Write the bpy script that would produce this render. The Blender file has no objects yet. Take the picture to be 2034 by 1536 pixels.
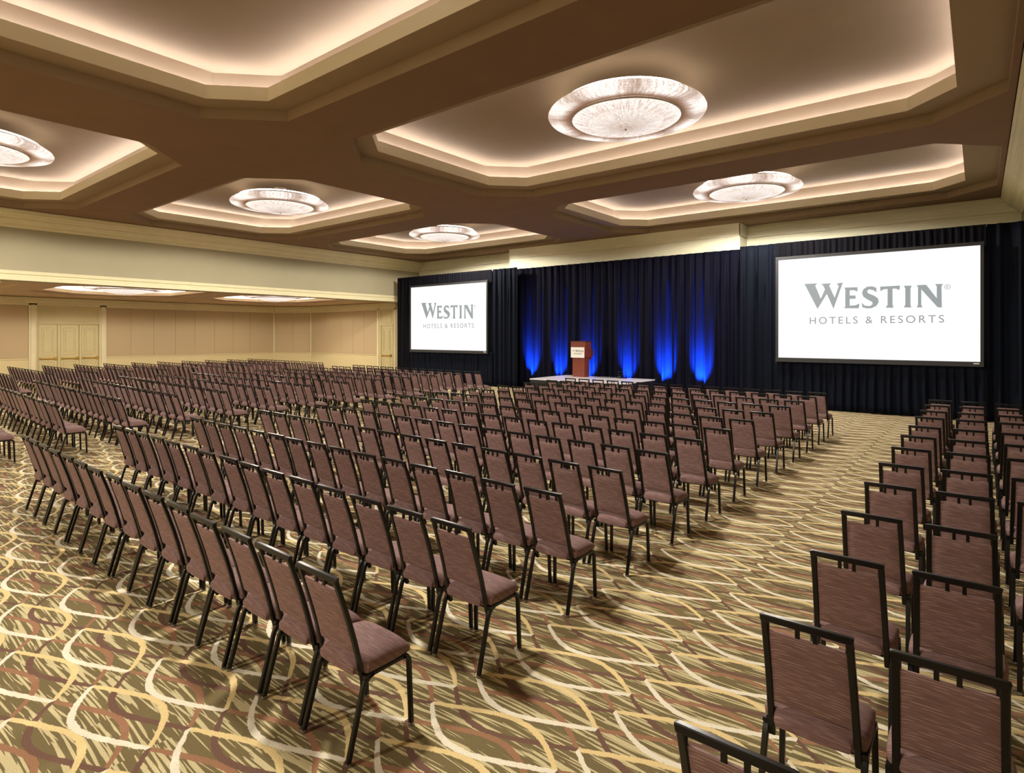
import bpy, bmesh, math, random
import numpy as np
from mathutils import Vector, Matrix
from mathutils.geometry import tessellate_polygon

S = bpy.context.scene
C = S.collection
random.seed(7)
R = math.radians

# ------------------------------------------------------------------ camera
CAMZ = 2.207
YAW = R(38.54)
FPX = 1165.0
cam = bpy.data.cameras.new('camera')
cam.sensor_fit = 'HORIZONTAL'
cam.sensor_width = 36.0
cam.lens = 36.0 * FPX / 2034.0
cam.shift_y = -(768.0 - 666.0) / 2034.0
cam.clip_start = 0.05
cam.clip_end = 200
camo = bpy.data.objects.new('camera', cam)
camo.location = (0, 0, CAMZ)
camo.rotation_euler = (R(90), 0, YAW)
C.objects.link(camo)
S.camera = camo

# ------------------------------------------------------------------ world, exposure
w = bpy.data.worlds.new('world')
w.use_nodes = True
w.node_tree.nodes['Background'].inputs[0].default_value = (1, .93, .82, 1)
w.node_tree.nodes['Background'].inputs[1].default_value = 0.0
S.world = w
S.view_settings.view_transform = 'Standard'
S.view_settings.look = 'None'
S.view_settings.exposure = 0.0
S.view_settings.gamma = 1.0
S.view_settings.use_curve_mapping = False

P_SPOT = 1150.0       # downward lamp in each chandelier (W)
P_SPOT_LOW = 540.0
COVE = 10.5           # W per metre of cove strip
COVE_LOW = 60.0
GLASS = .95         # chandelier glass
P_UP = 14000.0          # blue uplights
C_WARM = (1.0, .93, .80)
C_COVE = (.87, .88, 1.0)


# ------------------------------------------------------------------ materials
def srgb(r, g, b):
    def f(c):
        c /= 255.0
        return c / 12.92 if c <= .04045 else ((c + .055) / 1.055) ** 2.4
    return (f(r), f(g), f(b), 1.0)


def new_mat(name):
    m = bpy.data.materials.new(name)
    m.use_nodes = True
    nt = m.node_tree
    return m, nt, nt.nodes['Principled BSDF']


def plain(name, col, rough=.6, metal=0.0, noise=0.0, nscale=8.0, spec=.5, bump=0.0, bscale=40.0, stretch=None):
    m, nt, b = new_mat(name)
    b.inputs['Base Color'].default_value = col
    b.inputs['Roughness'].default_value = rough
    b.inputs['Metallic'].default_value = metal
    b.inputs['Specular IOR Level'].default_value = spec
    if noise or bump:
        tc = nt.nodes.new('ShaderNodeTexCoord')
        mp = nt.nodes.new('ShaderNodeMapping')
        nt.links.new(tc.outputs['Object'], mp.inputs[0])
        if stretch:
            mp.inputs['Scale'].default_value = stretch
    if noise:
        n = nt.nodes.new('ShaderNodeTexNoise')
        n.inputs['Scale'].default_value = nscale
        n.inputs['Detail'].default_value = 4
        nt.links.new(mp.outputs[0], n.inputs['Vector'])
        mr = nt.nodes.new('ShaderNodeMapRange')
        mr.inputs[1].default_value = .3
        mr.inputs[2].default_value = .7
        mr.inputs[3].default_value = 1 - noise
        mr.inputs[4].default_value = 1 + noise
        nt.links.new(n.outputs[0], mr.inputs[0])
        mx = nt.nodes.new('ShaderNodeVectorMath')
        mx.operation = 'SCALE'
        mx.inputs[0].default_value = col[:3]
        nt.links.new(mr.outputs[0], mx.inputs['Scale'])
        nt.links.new(mx.outputs[0], b.inputs['Base Color'])
    if bump:
        n2 = nt.nodes.new('ShaderNodeTexNoise')
        n2.inputs['Scale'].default_value = bscale
        nt.links.new(mp.outputs[0], n2.inputs['Vector'])
        bp = nt.nodes.new('ShaderNodeBump')
        bp.inputs['Strength'].default_value = bump
        bp.inputs['Distance'].default_value = .005
        nt.links.new(n2.outputs[0], bp.inputs['Height'])
        nt.links.new(bp.outputs[0], b.inputs['Normal'])
    return m


def emit(name, col, strength):
    m, nt, b = new_mat(name)
    b.inputs['Base Color'].default_value = (.02, .02, .02, 1)
    b.inputs['Emission Color'].default_value = col
    b.inputs['Emission Strength'].default_value = strength
    b.inputs['Roughness'].default_value = .6
    return m


class NB:
    """small helper to write node maths"""
    def __init__(s, nt):
        s.nt = nt

    def m(s, op, a, b=None, c=None, clamp=False):
        n = s.nt.nodes.new('ShaderNodeMath')
        n.operation = op
        n.use_clamp = clamp
        for i, v in enumerate((a, b, c)):
            if v is None:
                continue
            if isinstance(v, (int, float)):
                n.inputs[i].default_value = v
            else:
                s.nt.links.new(v, n.inputs[i])
        return n.outputs[0]

    def mix(s, f, a, b):
        n = s.nt.nodes.new('ShaderNodeMix')
        n.data_type = 'RGBA'
        for key, v in ((0, f), (6, a), (7, b)):
            if isinstance(v, (int, float, tuple)):
                n.inputs[key].default_value = v
            else:
                s.nt.links.new(v, n.inputs[key])
        return n.outputs[2]

    def noise(s, vec, scale, detail=2.0, rough=.5, dim='3D'):
        n = s.nt.nodes.new('ShaderNodeTexNoise')
        n.noise_dimensions = dim
        n.inputs['Scale'].default_value = scale
        n.inputs['Detail'].default_value = detail
        n.inputs['Roughness'].default_value = rough
        s.nt.links.new(vec, n.inputs['Vector'])
        return n.outputs[0]

    def xyz(s, x, y, z=0.0):
        n = s.nt.nodes.new('ShaderNodeCombineXYZ')
        for i, v in enumerate((x, y, z)):
            if isinstance(v, (int, float)):
                n.inputs[i].default_value = v
            else:
                s.nt.links.new(v, n.inputs[i])
        return n.outputs[0]

    def step(s, v, lo, hi):
        n = s.nt.nodes.new('ShaderNodeMapRange')
        n.clamp = True
        s.nt.links.new(v, n.inputs[0])
        n.inputs[1].default_value = lo
        n.inputs[2].default_value = hi
        return n.outputs[0]


def carpet_material():
    m, nt, b = new_mat('patterned_carpet')
    k = NB(nt)
    tc = nt.nodes.new('ShaderNodeTexCoord')
    sp = nt.nodes.new('ShaderNodeSeparateXYZ')
    nt.links.new(tc.outputs['Object'], sp.inputs[0])
    x, y = sp.outputs[0], sp.outputs[1]
    wob = k.noise(tc.outputs['Object'], 22.0, 2.0)
    wobs = k.m('MULTIPLY', k.m('SUBTRACT', wob, .5), .02)
    PX, PY = .897, .405
    cx_ = k.m('DIVIDE', k.m('SUBTRACT', x, -2.57), PX)
    ci = k.m('FLOOR', cx_)
    t = k.m('SUBTRACT', cx_, ci)
    odd = k.m('ABSOLUTE', k.m('MODULO', ci, 2.0))
    y0 = k.m('SUBTRACT', k.m('SUBTRACT', k.m('ADD', y, wobs), 2.86), k.m('MULTIPLY', odd, PY / 2))
    # arc bulge: rounder than a sine near the tips
    sn = k.m('SINE', k.m('MULTIPLY', t, math.pi))
    sn = k.m('POWER', k.m('MAXIMUM', sn, 0.0001), .96)
    # asymmetry: lower arc heavier to the left, upper arc heavier to the right
    asym = k.m('MULTIPLY', k.m('SINE', k.m('MULTIPLY', t, 2 * math.pi)), .030)
    bulgeL = k.m('ADD', k.m('MULTIPLY', sn, .185), asym)
    bulgeU = k.m('SUBTRACT', k.m('MULTIPLY', sn, .185), asym)
    slope = k.m('ABSOLUTE', k.m('COSINE', k.m('MULTIPLY', t, math.pi)))
    wid = k.m('ADD', .0125, k.m('MULTIPLY', sn, .0065))
    wid = k.m('MULTIPLY', wid, k.m('ADD', 1.0, k.m('MULTIPLY', slope, .35)))
    wn = k.m('MULTIPLY', k.m('SUBTRACT', k.noise(tc.outputs['Object'], 120.0, 1.0), .5), .012)
    wid = k.m('ADD', wid, wn)

    def arc(off, bul, sign):
        v = k.m('SUBTRACT', y0, off)
        v = k.m('SUBTRACT', v, k.m('MULTIPLY', bul, sign))
        v = k.m('DIVIDE', v, PY)
        v = k.m('SUBTRACT', v, k.m('ROUND', v))
        v = k.m('MULTIPLY', k.m('ABSOLUTE', v), PY)
        d = k.m('SUBTRACT', wid, v)
        return k.step(d, -.001, .002)
    cream = arc(0.0, bulgeL, -1.0)
    yellow = arc(0.0, bulgeU, 1.0)
    dark = arc(PY / 2, bulgeL, -1.0)
    rust = arc(PY / 2, bulgeU, 1.0)
    # hatching strokes running along x, in short strips at slightly different slants
    blk = k.m('FLOOR', k.m('MULTIPLY', k.m('ADD', y, k.m('MULTIPLY', x, .12)), 5.3))
    sl = k.noise(k.xyz(blk, k.m('FLOOR', k.m('MULTIPLY', cx_, 2.0)), 0.0), 1.37, 0.0)
    yy = k.m('ADD', y, k.m('MULTIPLY', k.m('SINE', k.m('MULTIPLY', x, 3.5)), .018))
    y2 = k.m('ADD', yy, k.m('MULTIPLY', k.m('SUBTRACT', t, .5), k.m('MULTIPLY', k.m('SUBTRACT', sl, .5), .10)))
    st = k.noise(k.xyz(k.m('MULTIPLY', x, 1.9), k.m('MULTIPLY', y2, 54.0), sl), 1.0, 1.2, .45)
    st2 = k.noise(k.xyz(k.m('MULTIPLY', k.m('ADD', x, k.m('MULTIPLY', y, .35)), 2.6), k.m('MULTIPLY', k.m('ADD', yy, k.m('MULTIPLY', x, -.10)), 44.0), 7.0), 1.0, 1.0, .4)
    stroke = k.step(st, .55, .57)
    stroke2 = k.step(st2, .635, .655)
    stroke = k.m('MAXIMUM', stroke, stroke2)
    fine = k.noise(tc.outputs['Object'], 170.0, 2.0, .7)
    fm = nt.nodes.new('ShaderNodeMapRange')
    nt.links.new(fine, fm.inputs[0])
    fm.inputs[1].default_value = .25
    fm.inputs[2].default_value = .75
    fm.inputs[3].default_value = .68
    fm.inputs[4].default_value = 1.30
    base = srgb(116, 103, 72)
    col = k.mix(stroke, base, srgb(198, 185, 144))
    col = k.mix(rust, col, srgb(152, 112, 86))
    col = k.mix(dark, col, srgb(112, 84, 72))
    col = k.mix(yellow, col, srgb(222, 198, 144))
    col = k.mix(cream, col, srgb(228, 220, 200))
    vm = nt.nodes.new('ShaderNodeVectorMath')
    vm.operation = 'SCALE'
    nt.links.new(col, vm.inputs[0])
    nt.links.new(fm.outputs[0], vm.inputs['Scale'])
    nt.links.new(vm.outputs[0], b.inputs['Base Color'])
    b.inputs['Roughness'].default_value = .95
    b.inputs['Specular IOR Level'].default_value = .1
    bp = nt.nodes.new('ShaderNodeBump')
    bp.inputs['Strength'].default_value = .35
    bp.inputs['Distance'].default_value = .004
    nt.links.new(fine, bp.inputs['Height'])
    nt.links.new(bp.outputs[0], b.inputs['Normal'])
    return m


def fabric_material():
    """plum-brown upholstery with thin pale broken threads running across the chair"""
    m, nt, b = new_mat('chair_fabric')
    k = NB(nt)
    tc = nt.nodes.new('ShaderNodeTexCoord')
    sp = nt.nodes.new('ShaderNodeSeparateXYZ')
    nt.links.new(tc.outputs['Object'], sp.inputs[0])
    x, y, z = sp.outputs
    yz = k.m('ADD', k.m('MULTIPLY', y, .95), z)
    q = k.m('MULTIPLY', k.m('ADD', yz, k.m('MULTIPLY', k.m('SINE', k.m('MULTIPLY', x, 17.0)), .0015)), 95.0)
    row = k.m('FLOOR', q)
    lnd = k.m('ABSOLUTE', k.m('SUBTRACT', k.m('SUBTRACT', q, row), .5))
    thread = k.m('SUBTRACT', 1.0, k.step(lnd, .07, .13))
    n1 = k.noise(k.xyz(k.m('MULTIPLY', x, 11.0), k.m('MULTIPLY', row, 5.37), 0.0), 1.0, 0.0, .5)
    n2 = k.noise(k.xyz(k.m('MULTIPLY', x, 9.0), k.m('MULTIPLY', yz, 300.0), 3.0), 1.0, 1.0, .5)
    s1 = k.m('MULTIPLY', k.step(n1, .50, .58), thread)
    s2 = k.step(n2, .45, .62)
    col = k.mix(s2, srgb(118, 92, 91), srgb(138, 109, 107))
    col = k.mix(k.m('MULTIPLY', s1, .8), col, srgb(184, 152, 144))
    nt.links.new(col, b.inputs['Base Color'])
    b.inputs['Roughness'].default_value = .85
    b.inputs['Specular IOR Level'].default_value = .25
    b.inputs['Sheen Weight'].default_value = .12
    b.inputs['Sheen Roughness'].default_value = .4
    b.inputs['Sheen Tint'].default_value = srgb(220, 190, 190)
    bp = nt.nodes.new('ShaderNodeBump')
    bp.inputs['Strength'].default_value = .3
    bp.inputs['Distance'].default_value = .002
    nt.links.new(n2, bp.inputs['Height'])
    nt.links.new(bp.outputs[0], b.inputs['Normal'])
    return m


def drape_material(name, col, sheen):
    m, nt, b = new_mat(name)
    b.inputs['Base Color'].default_value = col
    b.inputs['Roughness'].default_value = .75
    b.inputs['Sheen Weight'].default_value = sheen
    b.inputs['Sheen Roughness'].default_value = .35
    b.inputs['Sheen Tint'].default_value = srgb(150, 170, 210)
    b.inputs['Specular IOR Level'].default_value = .1
    return m


def glass_material(name, lobes, strength, edge):
    """moulded crystal glass of the chandeliers, glowing unevenly from the bulbs inside"""
    m, nt, b = new_mat(name)
    k = NB(nt)
    tc = nt.nodes.new('ShaderNodeTexCoord')
    sp = nt.nodes.new('ShaderNodeSeparateXYZ')
    nt.links.new(tc.outputs['Object'], sp.inputs[0])
    x, y, z = sp.outputs
    r = k.m('SQRT', k.m('ADD', k.m('MULTIPLY', x, x), k.m('MULTIPLY', y, y)))
    a = k.m('ARCTAN2', y, x)
    ray = k.noise(k.xyz(k.m('MULTIPLY', a, 26.0), k.m('MULTIPLY', r, 3.0), 0.0), 1.0, 3.0, .6)
    spk = k.noise(tc.outputs['Object'], 38.0, 3.0, .7)
    if lobes:
        lb = k.m('ADD', .5, k.m('MULTIPLY', k.m('SINE', k.m('MULTIPLY', a, float(lobes))), .5))
        lb = k.m('POWER', k.m('MAXIMUM', lb, .001), .6)
        rad = k.step(r, edge[0], edge[1])
        glow = k.m('MULTIPLY', rad, k.m('ADD', .50, k.m('MULTIPLY', lb, .50)))
    else:
        glow = k.m('ADD', .62, k.m('MULTIPLY', k.step(r, edge[0], edge[1]), .30))
    tex = k.m('ADD', .34, k.m('MULTIPLY', k.m('ADD', k.step(ray, .3, .7), k.step(spk, .32, .68)), .56))
    g = k.m('MULTIPLY', glow, tex)
    col = k.mix(k.step(g, .12, .8), srgb(196, 140, 104), srgb(255, 246, 240))
    nt.links.new(col, b.inputs['Emission Color'])
    e = k.m('MULTIPLY', k.m('ADD', .22, g), strength)
    nt.links.new(e, b.inputs['Emission Strength'])
    b.inputs['Base Color'].default_value = (.35, .3, .26, 1)
    b.inputs['Roughness'].default_value = .5
    return m


M = {}
M['carpet'] = carpet_material()
M['fabric'] = fabric_material()
M['frame'] = plain('black_chair_tube', srgb(8, 6, 6), .32, 0.0, noise=.15, nscale=20, spec=.38)
M['chrome'] = plain('worn_glide_metal', srgb(150, 145, 138), .35, .9)
M['ceil'] = plain('ceiling_paint_shaded', srgb(130, 103, 80), .9, noise=.03, nscale=1.5, spec=.2)  # beige paint taken down to brown: the weak bounce light is in the colour
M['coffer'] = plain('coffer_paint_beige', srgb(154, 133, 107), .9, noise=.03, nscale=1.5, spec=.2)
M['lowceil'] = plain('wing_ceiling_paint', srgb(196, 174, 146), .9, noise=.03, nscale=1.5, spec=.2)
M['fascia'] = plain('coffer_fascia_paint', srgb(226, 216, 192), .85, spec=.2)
M['header'] = plain('header_paint_tan', srgb(168, 160, 134), .85, noise=.03, nscale=.8, spec=.2)
M['trim'] = plain('cream_trim_paint', srgb(222, 213, 176), .55, noise=.03, nscale=3, spec=.4)
M['cream'] = plain('cream_wall_paint', srgb(212, 198, 154), .7, noise=.03, nscale=1, spec=.3)
M['door'] = plain('door_paint_cream', srgb(200, 188, 142), .5, noise=.03, nscale=2, spec=.4)
M['groove'] = plain('groove_shadow_paint', srgb(140, 120, 80), .7)
M['pale'] = plain('pale_wood_bulkhead', srgb(238, 234, 206), .6, noise=.07, nscale=1.2, stretch=(1.2, 1.2, 26), spec=.35)
M['panel'] = plain('taupe_wall_fabric', srgb(186, 167, 134), .95, noise=.05, nscale=90, spec=.1, bump=.1, bscale=200)
M['brass'] = plain('brass', srgb(196, 156, 70), .3, .85)
M['drape'] = drape_material('black_velour', (.003, .003, .006, 1), .0)
M['drape2'] = drape_material('midnight_velour', (.0028, .0045, .0105, 1), .02)
M['drape_mid'] = drape_material('blue_black_velour', (.0028, .003, .011, 1), .0)
M['scrframe'] = plain('screen_border_black', srgb(34, 34, 36), .6)
M['screen'] = emit('lit_projection_screen', srgb(251, 251, 253), 1.02)
M['letters'] = emit('projected_grey_letters', srgb(148, 156, 158), 1.0)
M['letters2'] = emit('projected_thin_letters', srgb(142, 148, 150), 1.0)
M['stage_top'] = plain('stage_carpet_grey', srgb(222, 218, 224), .35, noise=.08, nscale=30, spec=.4)
M['stage_side'] = plain('stage_fascia_black', srgb(24, 23, 26), .6)
M['wood'] = plain('lectern_cherry_veneer', srgb(118, 54, 34), .35, noise=.22, nscale=3.0, stretch=(14, 14, 1.2), spec=.5)
M['wood_dark'] = plain('lectern_dark_cherry', srgb(96, 44, 30), .35, noise=.2, nscale=3.0, stretch=(14, 14, 1.2), spec=.5)
M['sign'] = plain('white_sign_board', srgb(236, 232, 226), .5)
M['ink'] = plain('dark_sign_lettering', srgb(70, 74, 60), .6)
M['black'] = plain('black_plastic', srgb(18, 18, 19), .45)
M['bluelens'] = emit('blue_led_lens', (.05, .15, 1, 1), 6.0)
M['glass_ring'] = glass_material('crystal_ring_glass', 8, GLASS, (1.02, 1.26))
M['glass_bowl'] = glass_material('crystal_bowl_glass', 0, GLASS, (.55, .95))
M['glass_low'] = glass_material('crystal_centre_glass', 0, GLASS * .86, (.1, .6))
M['tube'] = emit('circular_lamp_tube', (1, .93, .8, 1), 9.0)
M['metal'] = plain('nickel_rim', srgb(205, 190, 175), .3, .7)


# ------------------------------------------------------------------ mesh helpers
def link(name, me, mat=None, parent=None, loc=None):
    o = bpy.data.objects.new(name, me)
    C.objects.link(o)
    if mat is not None:
        for mm in (mat if isinstance(mat, (list, tuple)) else [mat]):
            me.materials.append(mm)
    if parent is not None:
        o.parent = parent
    if loc is not None:
        o.location = loc
    return o


def obj(name, bm, mat, parent=None, loc=None, smooth=False, angle=None):
    bmesh.ops.recalc_face_normals(bm, faces=bm.faces)
    me = bpy.data.meshes.new(name)
    bm.to_mesh(me)
    bm.free()
    if smooth:
        me.polygons.foreach_set('use_smooth', [True] * len(me.polygons))
        if angle is not None:
            try:
                me.set_sharp_from_angle(angle=angle)
            except Exception:
                pass
    return link(name, me, mat, parent, loc)


def empty(name, loc=(0, 0, 0), rz=0.0, label=None, cat=None, group=None):
    o = bpy.data.objects.new(name, None)
    o.empty_display_size = .1
    C.objects.link(o)
    o.location = loc
    o.rotation_euler = (0, 0, rz)
    tag(o, label, cat, group)
    return o


def tag(o, label=None, cat=None, group=None, kind=None):
    if label:
        o['label'] = label
    if cat:
        o['category'] = cat
    if group:
        o['group'] = group
    if kind:
        o['kind'] = kind
    return o


def struct(name, bm, mat, parent=None, smooth=False, angle=None, label=None):
    o = obj(name, bm, mat, parent, smooth=smooth, angle=angle)
    if parent is None:
        o['kind'] = 'structure'
    if label:
        o['label'] = label
    return o


def box(bm, x0, x1, y0, y1, z0, z1, bev=0.0, seg=2):
    r = bmesh.ops.create_cube(bm, size=1.0)
    vs = r['verts']
    for v in vs:
        v.co = Vector(((x0 + x1) / 2 + v.co.x * (x1 - x0), (y0 + y1) / 2 + v.co.y * (y1 - y0), (z0 + z1) / 2 + v.co.z * (z1 - z0)))
    if bev > 0:
        es = list({e for v in vs for e in v.link_edges})
        bmesh.ops.bevel(bm, geom=es, offset=bev, segments=seg, profile=.5, affect='EDGES')
    return vs


def rect_tube(bm, pts, wx, wn, side=Vector((1, 0, 0)), bev=.004, closed_ends=True):
    """sweep a rounded rectangle (wx along side, wn along the in-plane normal) along pts"""
    pts = [Vector(p) for p in pts]
    prof = []
    hx, hn, b = wx / 2, wn / 2, bev
    for (sx, sn) in ((1, 1), (-1, 1), (-1, -1), (1, -1)):
        if (sx * sn) > 0:
            prof.append((sx * hx, sn * (hn - b)))
            prof.append((sx * (hx - b), sn * hn))
        else:
            prof.append((sx * (hx - b), sn * hn))
            prof.append((sx * hx, sn * (hn - b)))
    rings = []
    n = len(pts)
    for i, p in enumerate(pts):
        if i == 0:
            d = (pts[1] - p).normalized()
            sc = 1
        elif i == n - 1:
            d = (p - pts[i - 1]).normalized()
            sc = 1
        else:
            d1 = (p - pts[i - 1]).normalized()
            d2 = (pts[i + 1] - p).normalized()
            d = (d1 + d2).normalized()
            sc = 1 / max(.5, d.dot(d1))
        s = side.normalized()
        nn = d.cross(s).normalized()
        s2 = nn.cross(d).normalized()
        rings.append([bm.verts.new(p + s2 * a + nn * c * sc) for a, c in prof])
    k = len(prof)
    for i in range(n - 1):
        for j in range(k):
            bm.faces.new((rings[i][j], rings[i][(j + 1) % k], rings[i + 1][(j + 1) % k], rings[i + 1][j]))
    if closed_ends:
        bm.faces.new(rings[0][::-1])
        bm.faces.new(rings[-1])


def round_tube(bm, pts, r, seg=8):
    pts = [Vector(p) for p in pts]
    rings = []
    up = Vector((0, 0, 1))
    for i, p in enumerate(pts):
        d = (pts[min(i + 1, len(pts) - 1)] - pts[max(i - 1, 0)]).normalized()
        ref = up if abs(d.z) < .9 else Vector((1, 0, 0))
        s = d.cross(ref).normalized()
        t = s.cross(d).normalized()
        rings.append([bm.verts.new(p + (s * math.cos(2 * math.pi * j / seg) + t * math.sin(2 * math.pi * j / seg)) * r) for j in range(seg)])
    for i in range(len(pts) - 1):
        for j in range(seg):
            bm.faces.new((rings[i][j], rings[i][(j + 1) % seg], rings[i + 1][(j + 1) % seg], rings[i + 1][j]))
    bm.faces.new(rings[0][::-1])
    bm.faces.new(rings[-1])


def lathe(bm, prof, seg=64, cx=0, cy=0, closed=False):
    rings = []
    for r, z in prof:
        if r < 1e-5:
            rings.append([bm.verts.new((cx, cy, z))])
        else:
            rings.append([bm.verts.new((cx + r * math.cos(2 * math.pi * j / seg), cy + r * math.sin(2 * math.pi * j / seg), z)) for j in range(seg)])
    pairs = list(zip(rings[:-1], rings[1:]))
    if closed:
        pairs.append((rings[-1], rings[0]))
    for a, b in pairs:
        for j in range(seg):
            j2 = (j + 1) % seg
            if len(a) == 1 and len(b) == 1:
                continue
            if len(a) == 1:
                bm.faces.new((a[0], b[j], b[j2]))
            elif len(b) == 1:
                bm.faces.new((a[j], a[j2], b[0]))
            else:
                bm.faces.new((a[j], a[j2], b[j2], b[j]))


def extrude_profile_y(bm, prof, y0, y1, sx=1.0, x0=0.0, z0=0.0):
    """prof: closed list of (dx, dz) swept along y"""
    a = [bm.verts.new((x0 + sx * p[0], y0, z0 + p[1])) for p in prof]
    b = [bm.verts.new((x0 + sx * p[0], y1, z0 + p[1])) for p in prof]
    n = len(prof)
    for i in range(n):
        bm.faces.new((a[i], a[(i + 1) % n], b[(i + 1) % n], b[i]))
    bm.faces.new(a[::-1])
    bm.faces.new(b)


def octagon(cx, cy, hx, hy, ch):
    return [(cx - hx + ch, cy - hy), (cx + hx - ch, cy - hy), (cx + hx, cy - hy + ch), (cx + hx, cy + hy - ch),
            (cx + hx - ch, cy + hy), (cx - hx + ch, cy + hy), (cx - hx, cy + hy - ch), (cx - hx, cy - hy + ch)]


def ring_face(bm, A, za, B, zb):
    va = [bm.verts.new((p[0], p[1], za)) for p in A]
    vb = [bm.verts.new((p[0], p[1], zb)) for p in B]
    n = len(A)
    for i in range(n):
        bm.faces.new((va[i], va[(i + 1) % n], vb[(i + 1) % n], vb[i]))


def cell_with_hole(bm, x0, x1, y0, y1, oc, z):
    c = [bm.verts.new(p) for p in ((x0, y0, z), (x1, y0, z), (x1, y1, z), (x0, y1, z))]
    o = [bm.verts.new((p[0], p[1], z)) for p in oc]
    bm.faces.new((c[0], c[1], o[1], o[0]))
    bm.faces.new((c[1], o[2], o[1]))
    bm.faces.new((c[1], c[2], o[3], o[2]))
    bm.faces.new((c[2], o[4], o[3]))
    bm.faces.new((c[2], c[3], o[5], o[4]))
    bm.faces.new((c[3], o[6], o[5]))
    bm.faces.new((c[3], c[0], o[7], o[6]))
    bm.faces.new((c[0], o[0], o[7]))


# ------------------------------------------------------------------ setting: floor, walls, ceiling
XL, XLOW, XR = -22.6, -33.6, 0.45
YF, YB = 21.1, -8.3
ZC, ZLOW = 6.007, 3.957

bm = bmesh.new()
box(bm, XLOW - .2, 7.2, YB - .2, YF + .2, -.1, 0)
struct('floor', bm, M['carpet'], label='carpet of interlaced cream, ochre and rust ovals on olive stripes')

# main ceiling with its octagonal openings
ROWS = [17.3, 9.98, 2.67, -4.64]
COLS = [(-5.15, 5.51, -5.24, 4.96, -5.21), (-17.63, 4.72, -17.65, 4.26, -17.35)]
bm = bmesh.new()
yed = [YF, 13.64, 6.32, -.98, YB]
xed = [(-11.75, .45), (XL, -11.75)]
for (ocx, ohx, icx, ihx, lx), (xa, xb) in zip(COLS, xed):
    for i, cy in enumerate(ROWS):
        cell_with_hole(bm, xa, xb, yed[i + 1], yed[i], octagon(ocx, cy, ohx, 3.0, 1.05), ZC)
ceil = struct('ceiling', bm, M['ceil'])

Z1, Z2, Z3 = 6.197, 6.43, 6.86
strip_lights = []


def area_strip(p, q, z, watts, name):
    p, q = Vector((p[0], p[1], z)), Vector((q[0], q[1], z))
    d = q - p
    L = d.length
    la = bpy.data.lights.new(name, 'AREA')
    la.shape = 'RECTANGLE'
    la.size = max(.1, L - .05)
    la.size_y = .05
    la.energy = watts * L
    la.color = C_COVE
    o = bpy.data.objects.new(name, la)
    o.location = (p + q) / 2
    o.rotation_euler = (R(180), 0, math.atan2(d.y, d.x))
    C.objects.link(o)
    return o


n_trim = [0]


def coffer(ocx, ohx, icx, ihx, cy, ohy, ihy, och, ich, zc, z1, z2, z3, watts, paint='coffer'):
    """octagonal coffer: step, inner soffit, lip with a hidden ledge behind, raised panel"""
    n_trim[0] += 1
    A = octagon(ocx, cy, ohx, ohy, och)
    B = octagon(icx, cy, ihx, ihy, ich)
    lipo = octagon(icx, cy, ihx + .05, ihy + .05, ich)
    g = .42
    Cc = octagon(icx, cy, ihx + g, ihy + g, ich + .1)
    zl = z1 + .06
    bm = bmesh.new()
    ring_face(bm, A, zc, A, z1)
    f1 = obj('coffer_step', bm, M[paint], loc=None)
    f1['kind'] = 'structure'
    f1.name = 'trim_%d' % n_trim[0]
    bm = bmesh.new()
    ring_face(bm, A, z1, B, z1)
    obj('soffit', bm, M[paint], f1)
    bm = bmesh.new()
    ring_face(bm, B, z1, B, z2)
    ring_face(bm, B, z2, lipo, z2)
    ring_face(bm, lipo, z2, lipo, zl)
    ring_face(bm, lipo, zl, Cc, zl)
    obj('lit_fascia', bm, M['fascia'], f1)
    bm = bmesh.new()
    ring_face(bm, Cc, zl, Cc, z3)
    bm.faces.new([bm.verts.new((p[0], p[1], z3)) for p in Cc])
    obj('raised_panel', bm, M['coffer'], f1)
    mid = octagon(icx, cy, ihx + .33, ihy + .33, ich + .08)
    for i in range(8):
        area_strip(mid[i], mid[(i + 1) % 8], z2 - .04, watts, 'cove_lamp')


for (ocx, ohx, icx, ihx, lx) in COLS:
    for cy in ROWS:
        coffer(ocx, ohx, icx, ihx, cy, 3.0, 2.56, 1.05, .72, ZC, Z1, Z2, Z3, COVE)

# low ceiling over the wing beyond the header
LOWROWS = [15.65, 9.05, 2.45, -4.15]
bm = bmesh.new()
yl = [20.3, 12.35, 5.75, -.85, YB]
for i, cy in enumerate(LOWROWS):
    cell_with_hole(bm, XLOW, -23.9, yl[i + 1], yl[i], octagon(-27.65, cy, 3.70, 2.78, 1.7), ZLOW)
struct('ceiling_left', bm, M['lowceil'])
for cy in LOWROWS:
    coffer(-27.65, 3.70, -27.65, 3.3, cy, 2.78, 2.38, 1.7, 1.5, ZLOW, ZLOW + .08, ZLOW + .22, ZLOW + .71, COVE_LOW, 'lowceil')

# headers (the beams along both long sides), with crown and lower moulding
crown = [(0, 0), (.46, 0), (.46, -.05), (.41, -.06), (.41, -.12), (.35, -.14), (.32, -.21), (.26, -.23), (.26, -.28), (.19, -.30),
         (.15, -.37), (.10, -.39), (.10, -.43), (.05, -.44), (.03, -.50), (0, -.50)]
lowm = [(0, .30), (.05, .30), (.07, .26), (.07, .20), (.03, .17), (.03, .13), (.09, .11), (.10, .05), (.10, 0), (0, 0)]


def header(xface, xback, sgn, name, ya, yb):
    bm = bmesh.new()
    box(bm, min(xface, xback), max(xface, xback), ya, yb, 3.9, ZC + .02)
    h = struct('wall_' + name, bm, M['header'])
    n_trim[0] += 1
    bm = bmesh.new()
    extrude_profile_y(bm, crown, ya, yb, sgn, xface, ZC - .015)
    struct('trim_%d' % n_trim[0], bm, M['trim'])
    if sgn < 0:
        return
    n_trim[0] += 1
    bm = bmesh.new()
    extrude_profile_y(bm, lowm, ya, yb, sgn, xface, 3.885)
    struct('trim_%d' % n_trim[0], bm, M['trim'])


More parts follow.
